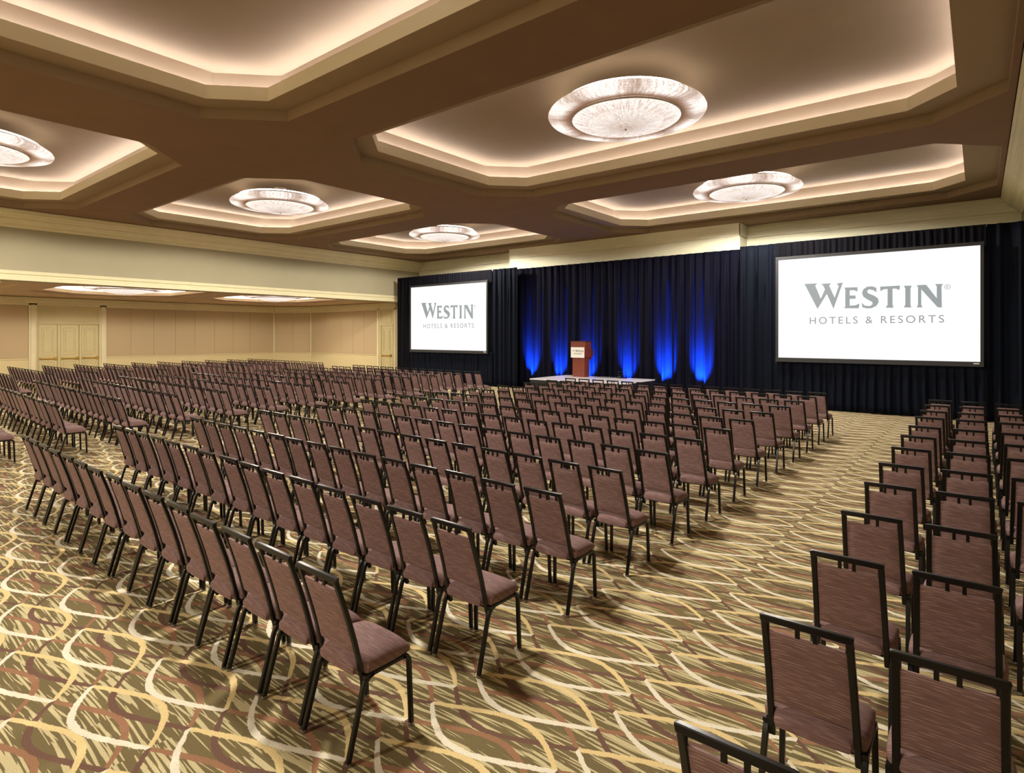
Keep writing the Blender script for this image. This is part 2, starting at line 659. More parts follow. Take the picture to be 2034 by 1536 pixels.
header(-23.05, -23.9, 1.0, 'header_left', YB, YF)
header(.92, 1.7, -1.0, 'header_right', YB, YF)

# low wing on the right side (outside the photograph, closes the room)
bm = bmesh.new()
v = [bm.verts.new(p) for p in ((1.7, YB, ZLOW), (7, YB, ZLOW), (7, YF, ZLOW), (1.7, YF, ZLOW))]
bm.faces.new(v)
struct('ceiling_right', bm, M['ceil'])
bm = bmesh.new()
box(bm, 7, 7.2, YB, YF, 0, ZLOW + .1)
struct('wall_right', bm, M['cream'])
bm = bmesh.new()
box(bm, XLOW, 7, YB - .2, YB, 0, ZC + .02)
struct('wall_rear', bm, M['cream'])

# front wall behind the drapes: recess and projecting bulkhead, both with a board joint
bm = bmesh.new()
box(bm, -23.9, 7, YF, YF + .2, 0, ZC + .02)
struct('wall_front', bm, M['pale'])
bm = bmesh.new()
for x0, x1 in ((-23.0, -16.3), (-6.35, .9)):
    box(bm, x0, x1, YF - .05, YF, 5.58, ZC)
    box(bm, x0, x1, YF - .035, YF, 5.10, 5.545)
n_trim[0] += 1
struct('trim_%d' % n_trim[0], bm, M['pale'])
bm = bmesh.new()
box(bm, -16.3, -6.35, 20.34, YF, 0, ZC, 0)
n_trim[0] += 1
bulk = struct('trim_%d' % n_trim[0], bm, M['pale'])
bm = bmesh.new()
box(bm, -16.33, -6.32, 20.30, 20.34, 5.58, ZC)
box(bm, -16.32, -6.33, 20.315, 20.34, 4.6, 5.55)
box(bm, -6.35, -6.31, 20.30, YF, 5.58, ZC)
box(bm, -6.35, -6.32, 20.30, YF, 4.6, 5.55)
obj('board', bm, M['pale'], bulk)

# wing walls: door wall (x = XLOW), bevelled corner, end wall (y = 20.3)
bm = bmesh.new()
box(bm, XLOW - .2, XLOW, YB - .2, 19.0, 0, ZLOW + .1)
struct('wall_left', bm, M['cream'])
bm = bmesh.new()
box(bm, -31.75, -23.88, 20.3, 20.5, 0, ZLOW + .1)
struct('wall_back', bm, M['cream'])
cA, cB = Vector((XLOW, 18.95)), Vector((-31.75, 20.3))
cd = (cB - cA).normalized()
cn = Vector((cd.y, -cd.x))
cL = (cB - cA).length
crot = math.atan2(cd.y, cd.x)
bm = bmesh.new()
box(bm, 0, cL, 0, .2, 0, ZLOW + .1)
wc = struct('wall_corner', bm, M['cream'])
wc.location = (cA.x, cA.y, 0)
wc.rotation_euler = (0, 0, crot)


# local frame of each wing wall: u runs along the wall, v points into the room
def frame_left(o):
    o.location = (XLOW, 0, 0)
    o.rotation_euler = (0, 0, R(90))     # local x -> world y, local -y -> world +x


def frame_back(o):
    o.location = (0, 20.3, 0)
    o.rotation_euler = (0, 0, 0)


def frame_corner(o):
    o.location = (cA.x, cA.y, 0)
    o.rotation_euler = (0, 0, crot)


def cornice(frame, u0, u1):
    n_trim[0] += 1
    bm = bmesh.new()
    box(bm, u0, u1, -.10, 0, 3.80, 3.93, .01)
    box(bm, u0, u1, -.06, 0, 3.66, 3.80, .01)
    box(bm, u0, u1, -.035, 0, 3.56, 3.66, .008)
    o = struct('trim_%d' % n_trim[0], bm, M['trim'])
    frame(o)


def fabric_panel(frame, u0, u1, label):
    bm = bmesh.new()
    box(bm, u0 + .004, u1 - .004, -.03, -.001, 1.165, 3.55, .006, 1)
    o = obj('fabric_wall_panel', bm, M['panel'])
    frame(o)
    tag(o, label, 'wall panel', 'fabric wall panels of the side wing')


def rail(frame, u0, u1):
    n_trim[0] += 1
    bm = bmesh.new()
    box(bm, u0, u1, -.035, 0, 1.10, 1.16, .008)
    box(bm, u0, u1, -.03, 0, 0, .14, .008)
    o = struct('trim_%d' % n_trim[0], bm, M['cream'])
    frame(o)


def pilaster(frame, u0, u1, d=.07):
    n_trim[0] += 1
    bm = bmesh.new()
    box(bm, u0, u1, -d * .5, 0, 0, 3.66, .006)
    box(bm, u0 + (u1 - u0) * .22, u1 - (u1 - u0) * .22, -d, -d * .5, .1, 3.60, .01)
    o = struct('trim_%d' % n_trim[0], bm, M['trim'])
    frame(o)


cornice(frame_left, YB, 18.95)
cornice(frame_back, -31.75, -23.9)
cornice(frame_corner, 0, cL)
rail(frame_left, YB, 7.1)
rail(frame_left, 10.15, 18.95)
rail(frame_back, -31.75, -25.5)
rail(frame_corner, 0, cL)
pilaster(frame_left, 7.12, 7.42)
pilaster(frame_left, 9.86, 10.14)
pilaster(frame_back, -25.5, -25.27)
pilaster(frame_back, -24.12, -23.92)
pilaster(frame_left, 18.86, 18.95, .05)
pilaster(frame_corner, cL - .08, cL, .05)

seams = [10.15, 11.2, 12.25, 13.3, 14.3, 15.35, 16.4, 17.4, 18.86]
ordw = ['first', 'second', 'third', 'fourth', 'fifth', 'sixth', 'seventh', 'eighth', 'ninth', 'tenth', 'eleventh', 'twelfth', 'thirteenth',
        'fourteenth', 'fifteenth', 'sixteenth', 'seventeenth']
for i in range(len(seams) - 1):
    fabric_panel(frame_left, seams[i], seams[i + 1], 'taupe fabric wall panel, %s to the right of the three cream doors' % ordw[i])
for i in range(2):
    fabric_panel(frame_left, 7.1 - 1.05 * (i + 1), 7.1 - 1.05 * i, 'taupe fabric wall panel, %s to the left of the three cream doors' % ordw[i])
fabric_panel(frame_corner, .04, cL / 2, 'narrow taupe fabric panel, left one of the slanted corner wall')
fabric_panel(frame_corner, cL / 2, cL - .09, 'narrow taupe fabric panel, right one of the slanted corner wall')
bs = [-31.72, -30.2, -28.7, -27.6, -26.6, -25.5]
for i in range(5):
    fabric_panel(frame_back, bs[i], bs[i + 1], 'taupe fabric panel of the end wall, %s from the single cream door' % ordw[4 - i])


def door(n, frame, u0, u1, top, transom=None):
    bm = bmesh.new()
    box(bm, u0 + .01, u1 - .01, -.045, -.002, .01, top, .006, 1)
    d = struct('door_%d' % n, bm, M['door'])
    frame(d)
    wd = u1 - u0
    bm = bmesh.new()

    def ringbox(a0, a1, z0, z1, t=.035):
        box(bm, a0, a1, -.062, -.045, z1 - t, z1, .005, 1)
        box(bm, a0, a1, -.062, -.045, z0, z0 + t, .005, 1)
        box(bm, a0, a0 + t, -.062, -.045, z0 + t, z1 - t, .005, 1)
        box(bm, a1 - t, a1, -.062, -.045, z0 + t, z1 - t, .005, 1)
    ringbox(u0 + wd * .16, u1 - wd * .16, 1.28, top - .13)
    ringbox(u0 + wd * .16, u1 - wd * .16, .2, 1.0)
    ringbox(u0 + wd * .27, u1 - wd * .27, 1.42, top - .27, .018)
    obj('door_moulding', bm, M['door'], d)
    bm = bmesh.new()
    box(bm, u0 + .05, u1 - .05, -.115, -.085, 1.09, 1.15, .01)
    box(bm, u0 + .04, u0 + .12, -.11, -.045, 1.07, 1.17, .01)
    box(bm, u1 - .13, u1 - .03, -.12, -.045, 1.05, 1.19, .012)
    obj('push_bar', bm, M['brass'], d)
    return d


door(1, frame_left, 7.46, 8.17, 2.70)
door(2, frame_left, 8.28, 9.01, 2.70)
door(3, frame_left, 9.10, 9.80, 2.70)
door(4, frame_back, -25.08, -24.22, 2.70)
# door surrounds and transoms
n_trim[0] += 1
bm = bmesh.new()
for a, b_ in ((7.42, 7.46), (8.17, 8.28), (9.01, 9.10), (9.80, 9.86)):
    box(bm, a, b_, -.07, 0, 0, 2.78, .006, 1)
box(bm, 7.42, 9.86, -.075, 0, 2.71, 2.80, .008, 1)
box(bm, 7.42, 9.86, -.05, 0, 2.80, 3.56, 0)
for z0, z1, a0, a1 in ((3.42, 3.46, 7.5, 9.78), (2.86, 2.90, 7.5, 9.78), (2.9, 3.42, 7.5, 7.54), (2.9, 3.42, 9.74, 9.78)):
    box(bm, a0, a1, -.065, -.05, z0, z1, .004, 1)
o = struct('trim_%d' % n_trim[0], bm, M['door'])
frame_left(o)
n_trim[0] += 1
bm = bmesh.new()
box(bm, -25.27, -25.09, -.07, 0, 0, 2.78, .006, 1)
box(bm, -24.21, -24.12, -.07, 0, 0, 2.78, .006, 1)
box(bm, -25.27, -24.12, -.075, 0, 2.71, 2.80, .008, 1)
box(bm, -25.27, -24.12, -.05, 0, 2.80, 3.56, 0)
for z0, z1, a0, a1 in ((3.42, 3.46, -25.15, -24.25), (2.86, 2.90, -25.15, -24.25), (2.9, 3.42, -25.15, -25.11), (2.9, 3.42, -24.29, -24.25)):
    box(bm, a0, a1, -.065, -.05, z0, z1, .004, 1)
o = struct('trim_%d' % n_trim[0], bm, M['door'])
frame_back(o)


# ------------------------------------------------------------------ chandeliers
def chandelier_proto():
    root = empty('ceiling_chandelier')
    bm = bmesh.new()
    lathe(bm, [(1.05, .23), (1.34, .20), (1.44, .13), (1.46, .09), (1.44, .055), (1.36, .03), (1.20, .02), (1.02, .035), (.94, .06), (.94, .12), (1.05, .15)], 96, closed=True)
    obj('glass_ring', bm, M['glass_ring'], root, smooth=True)
    bm = bmesh.new()
    lathe(bm, [(.97, .06), (1.0, .045), (1.01, .015), (.97, -.012), (.86, -.040), (.74, -.058), (.66, -.066), (.66, -.046), (.80, -.02), (.93, .03)], 96, closed=True)
    bowl = obj('glass_bowl', bm, M['glass_bowl'], root, smooth=True)
    bm = bmesh.new()
    lathe(bm, [(1.005, .035), (1.022, .028), (1.022, .008), (1.005, .0)], 96, closed=True)
    obj('rim', bm, M['metal'], bowl, smooth=True)
    bm = bmesh.new()
    lathe(bm, [(.68, -.050), (.69, -.066), (.66, -.085), (.52, -.112), (.34, -.130), (.20, -.138), (.20, -.115), (.4, -.10), (.6, -.06)], 80, closed=True)
    obj('glass_dish', bm, M['glass_low'], root, smooth=True)
    bm = bmesh.new()
    lathe(bm, [(.0, -.112), (.205, -.136), (.21, -.148), (.17, -.164), (.09, -.175), (.0, -.178)], 40)
    cap = obj('finial_dish', bm, M['glass_low'], root, smooth=True)
    bm = bmesh.new()
    lathe(bm, [(0, -.174), (.022, -.178), (.026, -.190), (.012, -.204), (0, -.206)], 16)
    obj('finial', bm, M['metal'], cap, smooth=True)
    bm = bmesh.new()
    lathe(bm, [(0, .62), (.3, .62), (.3, .60), (.07, .58), (.07, .14), (.9, .12), (.9, .08), (0, .08)], 48)
    obj('ceiling_mount', bm, M['metal'], root, smooth=True, angle=R(40))
    bm = bmesh.new()
    lathe(bm, [(1.20 + .016 * math.cos(a * .7854), .275 + .016 * math.sin(a * .7854)) for a in range(8)], 64, closed=True)
    obj('lamp_tube', bm, M['tube'], root, smooth=True)
    return root


def copy_tree(o, parent=None):
    c = o.copy()
    C.objects.link(c)
    c.parent = parent
    for ch in list(o.children):
        copy_tree(ch, c)
    return c


def spot(loc, watts, name, r=.2, ang=172, col=C_WARM):
    la = bpy.data.lights.new(name, 'SPOT')
    la.energy = watts
    la.spot_size = R(ang)
    la.spot_blend = .12
    la.shadow_soft_size = r
    la.color = col
    o = bpy.data.objects.new(name, la)
    o.location = loc
    C.objects.link(o)
    return o


proto = chandelier_proto()
rowlab = ['nearest the stage drapes', 'second from the stage drapes', 'third from the stage drapes', 'farthest from the stage drapes']
first = True
ZL = 6.27
for ci, (ocx, ohx, icx, ihx, lx) in enumerate(COLS):
    for ri, cy in enumerate(ROWS):
        yy = cy
        if ri < 3:
            o = proto if first else copy_tree(proto)
            first = False
            o.location = (lx, yy, ZL)
            tag(o, 'round tiered crystal chandelier in %s ceiling bay, %s' % (('the right-hand', 'the left-hand')[ci], rowlab[ri]), 'chandelier', 'tiered glass chandeliers')
        spot((lx, yy, ZL - .30), P_SPOT, 'chandelier_lamp')
for i, cy in enumerate(LOWROWS):
    if i < 3:
        o = copy_tree(proto)
        o.location = (-27.65, cy, ZLOW + .09)
        tag(o, 'glowing chandelier in the low wing ceiling, %s from the end wall' % ordw[i], 'chandelier', 'tiered glass chandeliers')
    spot((-27.65, cy, ZLOW - .18), P_SPOT_LOW, 'chandelier_lamp')


# ------------------------------------------------------------------ drapes
def drape(name, x0, x1, y, z0, z1, label, mat, amp=.07, period=.26, seed=0, dx=.022, group=None, cat='drape', parent=None, swing=.3):
    rnd = random.Random(seed)
    nx = max(8, int((x1 - x0) / dx))
    nz = 14 if z1 - z0 > 2 else 7
    ph = [rnd.uniform(0, 6.28) for _ in range(8)]
    fr = [1.0 / period * f for f in (1.0, .47, 1.73, .23, 2.6)]
    am = [.52, .30, .22, .2, .10]
    bm = bmesh.new()
    grid = []
    for j in range(nz + 1):
        tz = j / nz
        z = z1 + (z0 - z1) * tz
        row = []
        for i in range(nx + 1):
            x = x0 + (x1 - x0) * i / nx
            xs = x + .012 * math.sin(3.1 * tz * swing + ph[5] + x * 1.7)
            d = 0
            for q in range(5):
                d += am[q] * math.sin(6.2832 * fr[q] * xs + ph[q] + .35 * swing * tz * math.sin(ph[q] * 3 + x * .9))
            d = math.copysign(abs(d) ** .85, d)
            a = amp * (.55 + .45 * min(1, tz * 3 + .2)) * min(1, .04 + 9 * min(x - x0, x1 - x))
            row.append(bm.verts.new((x, y + d * a, z)))
        grid.append(row)
    for j in range(nz):
        for i in range(nx):
            bm.faces.new((grid[j][i], grid[j][i + 1], grid[j + 1][i + 1], grid[j + 1][i]))
    # fabric thickness: a hemmed back layer
    back = []
    for j in (0, nz):
        back.append([bm.verts.new((v.co.x, v.co.y + .012, v.co.z)) for v in grid[j]])
    for i in range(nx):
        bm.faces.new((grid[0][i], back[0][i], back[0][i + 1], grid[0][i + 1]))
        bm.faces.new((grid[nz][i], grid[nz][i + 1], back[1][i + 1], back[1][i]))
        bm.faces.new((back[0][i], back[1][i], back[1][i + 1], back[0][i + 1]))
    o = obj(name, bm, mat, parent, smooth=True)
    if parent is None:
        tag(o, label, cat, group)
    return o


ZD = 5.03
G = 'black pipe and drape panels along the front wall'
# middle section, in widths
mx = [-16.85, -14.3, -12.1, -9.9, -7.95, -5.9]
ml = ['behind the left part of the blue glow, beside the left screen', 'behind the left edge of the stage', 'behind the lectern',
      'behind the right part of the stage', 'at the right-hand end of the blue glow']
for i in range(5):
    drape('stage_drape', mx[i], mx[i + 1], 19.72, .02, ZD, 'tall black velour drape ' + ml[i], M['drape_mid'], amp=.085, period=.30, seed=11 + i, group=G)
drape('stage_drape', -22.55, -21.5, 19.2, .02, ZD, 'black velour drape to the left of the left screen', M['drape'], amp=.07, period=.28, seed=31, group=G)
drape('stage_drape', -16.35, -16.35 + 1.35 - .02, 19.2, .02, ZD, 'black velour drape between the left screen and the blue glow', M['drape2'], amp=.08, period=.26, seed=32, group=G)
drape('stage_drape', -5.98, -4.9, 19.2, .02, ZD, 'black velour drape to the left of the right screen', M['drape2'], amp=.08, period=.30, seed=33, group=G)
drape('stage_drape', .93, 2.9, 19.2, .02, 3.86, 'black velour drape below the right-hand header beam', M['drape2'], amp=.09, period=.36, seed=36, group=G)
drape('stage_drape', .15, .90, 19.2, .02, ZD, 'black velour drape to the right of the right screen', M['drape2'], amp=.09, period=.36, seed=34, group=G)
for (xa, xb, side, sd) in ((-21.52, -16.33, 'left', 41), (-4.92, .17, 'right', 42)):
    drape('screen_valance', xa + .03, xb - .03, 19.16, 4.45, ZD, 'black pleated valance above the %s screen' % side, M['drape'], amp=.025, period=.15, seed=sd, group='screen valances', cat='valance')
    drape('screen_skirt', xa, xb, 19.14, .02, 1.50, 'dark pleated skirt below the %s screen, reaching the floor' % side, M['drape2'], amp=.055, period=.20, seed=sd + 5,
          group='screen skirts', cat='skirt', swing=1.2)
    # the black backing behind each screen
    bm = bmesh.new()
    box(bm, xa, xb, 19.26, 19.28, .3, ZD - .05)
    tag(obj('screen_backing', bm, M['drape']), 'black backing cloth behind the %s screen' % side, 'backing', 'screen backings')

# ------------------------------------------------------------------ screens with lettering
GL = {
 'W': [(-1.673, .727), (-1.332, .723), (-1.384, .658), (-1.237, .269), (-1.126, .54), (-1.19, .677), (-1.25, .704), (-.969, .707), (-1.02, .639), (-.877, .284), (-.773, .617), (-.823, .69), (-.669, .714), (-.906, -.031), (-1.079, .405), (-1.323, -.024)],
 'E': [(-.636, .563), (-.304, .56), (-.304, .44), (-.404, .482), (-.497, .477), (-.497, .333), (-.352, .327), (-.352, .235), (-.497, .241), (-.497, .046), (-.364, .051), (-.256, .094), (-.276, -.035), (-.636, -.024), (-.608, .026), (-.608, .515)],
 'S': [(.149, .523), (.153, .396), (.071, .459), (-.026, .487), (-.073, .443), (-.046, .374), (.091, .309), (.188, .228), (.207, .123), (.149, .017), (.032, -.043), (-.085, -.045), (-.184, -.01), (-.204, .119), (-.125, .034), (-.007, .017), (.06, .065), (.052, .129), (-.066, .206), (-.164, .287), (-.196, .394), (-.164, .493), (-.066, .562), (.052, .565)],
 'T': [(.238, .546), (.698, .553), (.684, .43), (.605, .473), (.527, .477), (.527, .058), (.549, -.045), (.368, -.04), (.413, .04), (.413, .474), (.322, .47), (.246, .419)],
 'I': [(.787, .544), (.963, .535), (.934, .462), (.934, .023), (.955, -.048), (.783, -.043), (.817, .027), (.817, .467)],
 'N': [(1.064, .542), (1.278, .544), (1.506, .176), (1.506, .489), (1.472, .551), (1.638, .546), (1.607, .484), (1.614, -.072), (1.524, -.061), (1.172, .428), (1.172, .015), (1.2, -.055), (1.071, -.051), (1.1, .017), (1.1, .497)],
}


def text_mesh(s, size, spacing=1.0, align='LEFT', fit=None):
    cu = bpy.data.curves.new('txt', 'FONT')
    cu.body = s
    cu.size = size
    cu.space_character = spacing
    cu.align_x = align
    o = bpy.data.objects.new('txt', cu)
    C.objects.link(o)
    dg = bpy.context.evaluated_depsgraph_get()
    me = bpy.data.meshes.new_from_object(o.evaluated_get(dg))
    bpy.data.objects.remove(o)
    bpy.data.curves.remove(cu)
    vs = np.array([v.co[:] for v in me.vertices])
    return me, vs


def letters_into(bm, y, ox, oz, sc, sz=1.0):
    for ch, poly in GL.items():
        vs = [bm.verts.new((ox + p[0] * sc, y, oz + p[1] * sc * sz)) for p in poly]
        for tri in tessellate_polygon([[Vector((p[0], p[1], 0)) for p in poly]]):
            bm.faces.new([vs[i] for i in tri])


def text_into(bm, s, x0, x1, z0, z1, y, spacing=1.0):
    me, vs = text_mesh(s, 1.0, spacing)
    mn, mx_ = vs.min(0), vs.max(0)
    tmp = bmesh.new()
    tmp.from_mesh(me)
    mp = {}
    for v in tmp.verts:
        mp[v.index] = bm.verts.new((x0 + (v.co.x - mn[0]) / (mx_[0] - mn[0]) * (x1 - x0), y, z0 + (v.co.y - mn[1]) / (mx_[1] - mn[1]) * (z1 - z0)))
    for f in tmp.faces:
        try:
            bm.faces.new([mp[v.index] for v in f.verts])
        except ValueError:
            pass
    tmp.free()
    bpy.data.meshes.remove(me)


def projection_screen(xc, side, lettermat, lettermat2):
    y = 19.0
    root = empty('projection_screen', (xc, y, 0), 0, 'large lit %s projection screen with grey lettering and black border, hung against black drapes' % side, 'projection screen', 'projection screens')
    hw, z0, z1 = 2.40, 1.53, 4.485
    bm = bmesh.new()
    box(bm, -hw, hw, .0, .02, z0, z1)
    sc = obj('screen_surface', bm, M['screen'], root)
    bm = bmesh.new()
    t = .075
    box(bm, -hw - t, hw + t, -.03, .05, z1, z1 + .09, .008)
    box(bm, -hw - t, hw + t, -.03, .05, z0 - .13, z0, .008)
    box(bm, -hw - t, -hw, -.03, .05, z0, z1, .008)
    box(bm, hw, hw + t, -.03, .05, z0, z1, .008)
    fr = obj('frame', bm, M['scrframe'], root)
    for s_ in (-1, 1):
        bm = bmesh.new()
        box(bm, s_ * 2.3 - .03, s_ * 2.3 + .03, .205, .235, 0, 4.4)
        box(bm, s_ * 2.3 - .02, s_ * 2.3 + .02, .05, .21, 1.66, 1.70)
        box(bm, s_ * 2.3 - .02, s_ * 2.3 + .02, .05, .21, 4.30, 4.34)
        box(bm, s_ * 2.3 - .03, s_ * 2.3 + .03, .205, .25, 0, .03)
        obj('leg', bm, M['scrframe'], root)
    bm = bmesh.new()
    box(bm, hw - .14, hw - .02, -.034, -.0301, z0 - .06, z0 - .035)
    obj('maker_plate', bm, M['sign'], fr)
    bm = bmesh.new()
    letters_into(bm, -.004, 0, 3.0, 1.0)
    # circled R
    n = 28
    cx_, cz_, ro, ri = 1.733, 3.465, .064, .052
    a = [bm.verts.new((cx_ + ro * math.cos(6.2832 * i / n), -.004, cz_ + ro * math.sin(6.2832 * i / n))) for i in range(n)]
    b_ = [bm.verts.new((cx_ + ri * math.cos(6.2832 * i / n), -.004, cz_ + ri * math.sin(6.2832 * i / n))) for i in range(n)]
    for i in range(n):
        bm.faces.new((a[i], a[(i + 1) % n], b_[(i + 1) % n], b_[i]))
    text_into(bm, 'R', cx_ - .022, cx_ + .026, cz_ - .033, cz_ + .033, -.004)
    obj('wordmark', bm, lettermat, sc)
    bm = bmesh.new()
    text_into(bm, 'HOTELS & RESORTS', -1.53, 1.66, 2.535, 2.735, -.004, 1.35)
    obj('caption', bm, lettermat2, sc)
    return root


projection_screen(-2.378, 'right', M['letters'], M['letters2'])
projection_screen(-18.93, 'left', M['letters'], M['letters2'])

# ------------------------------------------------------------------ stage, lectern, small kit
st = empty('stage_platform', (-10.72, 17.98, 0), 0, 'low black-sided stage platform with grey carpeted top', 'stage')
bm = bmesh.new()
box(bm, -1.85, 1.85, -1.2, 1.2, .62, .66, .008)
obj('deck', bm, M['stage_top'], st)
bm = bmesh.new()
box(bm, -1.83, 1.83, -1.18, 1.18, .02, .62)
obj('side_skirt', bm, M['stage_side'], st)

lec = empty('lectern', (-11.60, 18.75, .66), 0, 'reddish cherry wood lectern with white sign standing on the stage', 'lectern')
bm = bmesh.new()
box(bm, -.26, .26, -.24, .10, .0, .86, .006)
obj('body', bm, M['wood'], lec)
bm = bmesh.new()
box(bm, -.31, .31, -.28, .14, .72, 1.30, .01)
obj('head', bm, M['wood'], lec)
bm = bmesh.new()
prof = [(.14, 1.02), (.20, 1.06), (.27, 1.02), (.33, .96), (.35, .86), (.30, .76), (.20, .68), (.10, .62), (.10, .80)]
va = [bm.verts.new((-.29, p[0], p[1])) for p in prof]
vb = [bm.verts.new((.29, p[0], p[1])) for p in prof]
for i in range(len(prof)):
    j = (i + 1) % len(prof)
    bm.faces.new((va[i], va[j], vb[j], vb[i]))
bm.faces.new(va)
bm.faces.new(vb[::-1])
obj('reading_shelf', bm, M['wood_dark'], lec)
bm = bmesh.new()
box(bm, -.33, .33, -.30, .20, 1.30, 1.325, .008)
obj('top', bm, M['wood_dark'], lec)
bm = bmesh.new()
box(bm, -.30, .28, -.292, -.281, .715, 1.10, .003, 1)
sg = obj('sign_board', bm, M['sign'], lec)
bm = bmesh.new()
text_into(bm, 'THE', -.25, -.13, .94, .99, -.294)
sc = .103
letters_into(bm, -.294, .075, .925, sc, 1.05)
box(bm, -.20, .20, -.2945, -.2935, .868, .873)
box(bm, -.16, .17, -.2945, -.2935, .85, .862)
obj('lettering', bm, M['ink'], sg)

bm = bmesh.new()
box(bm, -.17, .17, -.10, .10, .66, .675, .004)
mk = obj('monitor_base', bm, M['black'])
mk.name = 'floor_stand'
mk.location = (-10.05, 18.95, 0)
tag(mk, 'small black tubular stand at the back of the stage, right of the lectern', 'stand')
bm = bmesh.new()
for s_ in (-1, 1):
    round_tube(bm, [(s_ * .15, .06, .675), (s_ * .15, .02, .89)], .011)
round_tube(bm, [(-.155, .02, .89), (.155, .02, .89)], .012)
round_tube(bm, [(-.15, .04, .78), (.15, .04, .78)], .008)
obj('tube_frame', bm, M['black'], mk)
bm = bmesh.new()
box(bm, -.12, .0, -.09, .02, .675, .74, .006)
obj('control_box', bm, M['black'], mk)

pts = []
for i in range(60):
    t = i / 59
    pts.append((-11.15 + .95 * t, 18.86 + .10 * math.sin(t * 9) * (1 - t * .5), .668))
bm = bmesh.new()
round_tube(bm, pts, .008, 6)
tag(obj('cable', bm, M['black']), 'thin black cable lying across the stage beside the lectern', 'cable')

# blue uplights
UP = [(-14.62, 'leftmost'), (-13.22, 'second from the left'), (-11.8, 'third from the left, behind the lectern'), (-10.18, 'fourth from the left'), (-8.7, 'fifth from the left, beside the stage'), (-7.42, 'rightmost')]
up0 = None
for i, (x, wh) in enumerate(UP):
    zb = 0.0
    if up0 is None:
        up0 = empty('uplight')
        bm = bmesh.new()
        lathe(bm, [(0, .0), (.07, .0), (.085, .03), (.085, .17), (.075, .19), (.07, .185), (.07, .16), (0, .16)], 28)
        bmesh.ops.translate(bm, verts=bm.verts, vec=(0, 0, .03))
        obj('can', bm, M['black'], up0, smooth=True, angle=R(40))
        bm = bmesh.new()
        lathe(bm, [(0, .192), (.068, .192), (.068, .196), (0, .2)], 24)
        obj('lens', bm, M['bluelens'], up0)
        bm = bmesh.new()
        box(bm, -.12, .12, -.06, .06, 0, .012, .003, 1)
        for s_ in (-1, 1):
            box(bm, s_ * .105 - .004, s_ * .105 + .004, -.02, .02, .01, .15)
        obj('yoke', bm, M['black'], up0)
        u = up0
    else:
        u = copy_tree(up0)
    u.location = (x, 19.30, zb)
    tag(u, 'small black floor uplight with blue beam, %s' % wh, 'uplight', 'blue drape uplights')
    la = bpy.data.lights.new('uplight_lamp', 'SPOT')
    la.energy = P_UP * (1.0, .75, .8, .8, 1.25, 1.35)[i]
    la.color = (.006, .10, 1.0)
    la.spot_size = R(46)
    la.spot_blend = 1.0
    la.shadow_soft_size = .05
    lo = bpy.data.objects.new('uplight_lamp', la)
    C.objects.link(lo)
    lo.location = (x, 19.30, zb + .21)
    dirv = Vector((0, .50, 1.0))
    lo.rotation_euler = dirv.to_track_quat('-Z', 'Y').to_euler()


# ------------------------------------------------------------------ chairs
HT = .97


def side_pts_rear(s, lod):
    X = s * .203
    foot = (s * .212, .055, .0)
    return foot, (X, .135, .36)


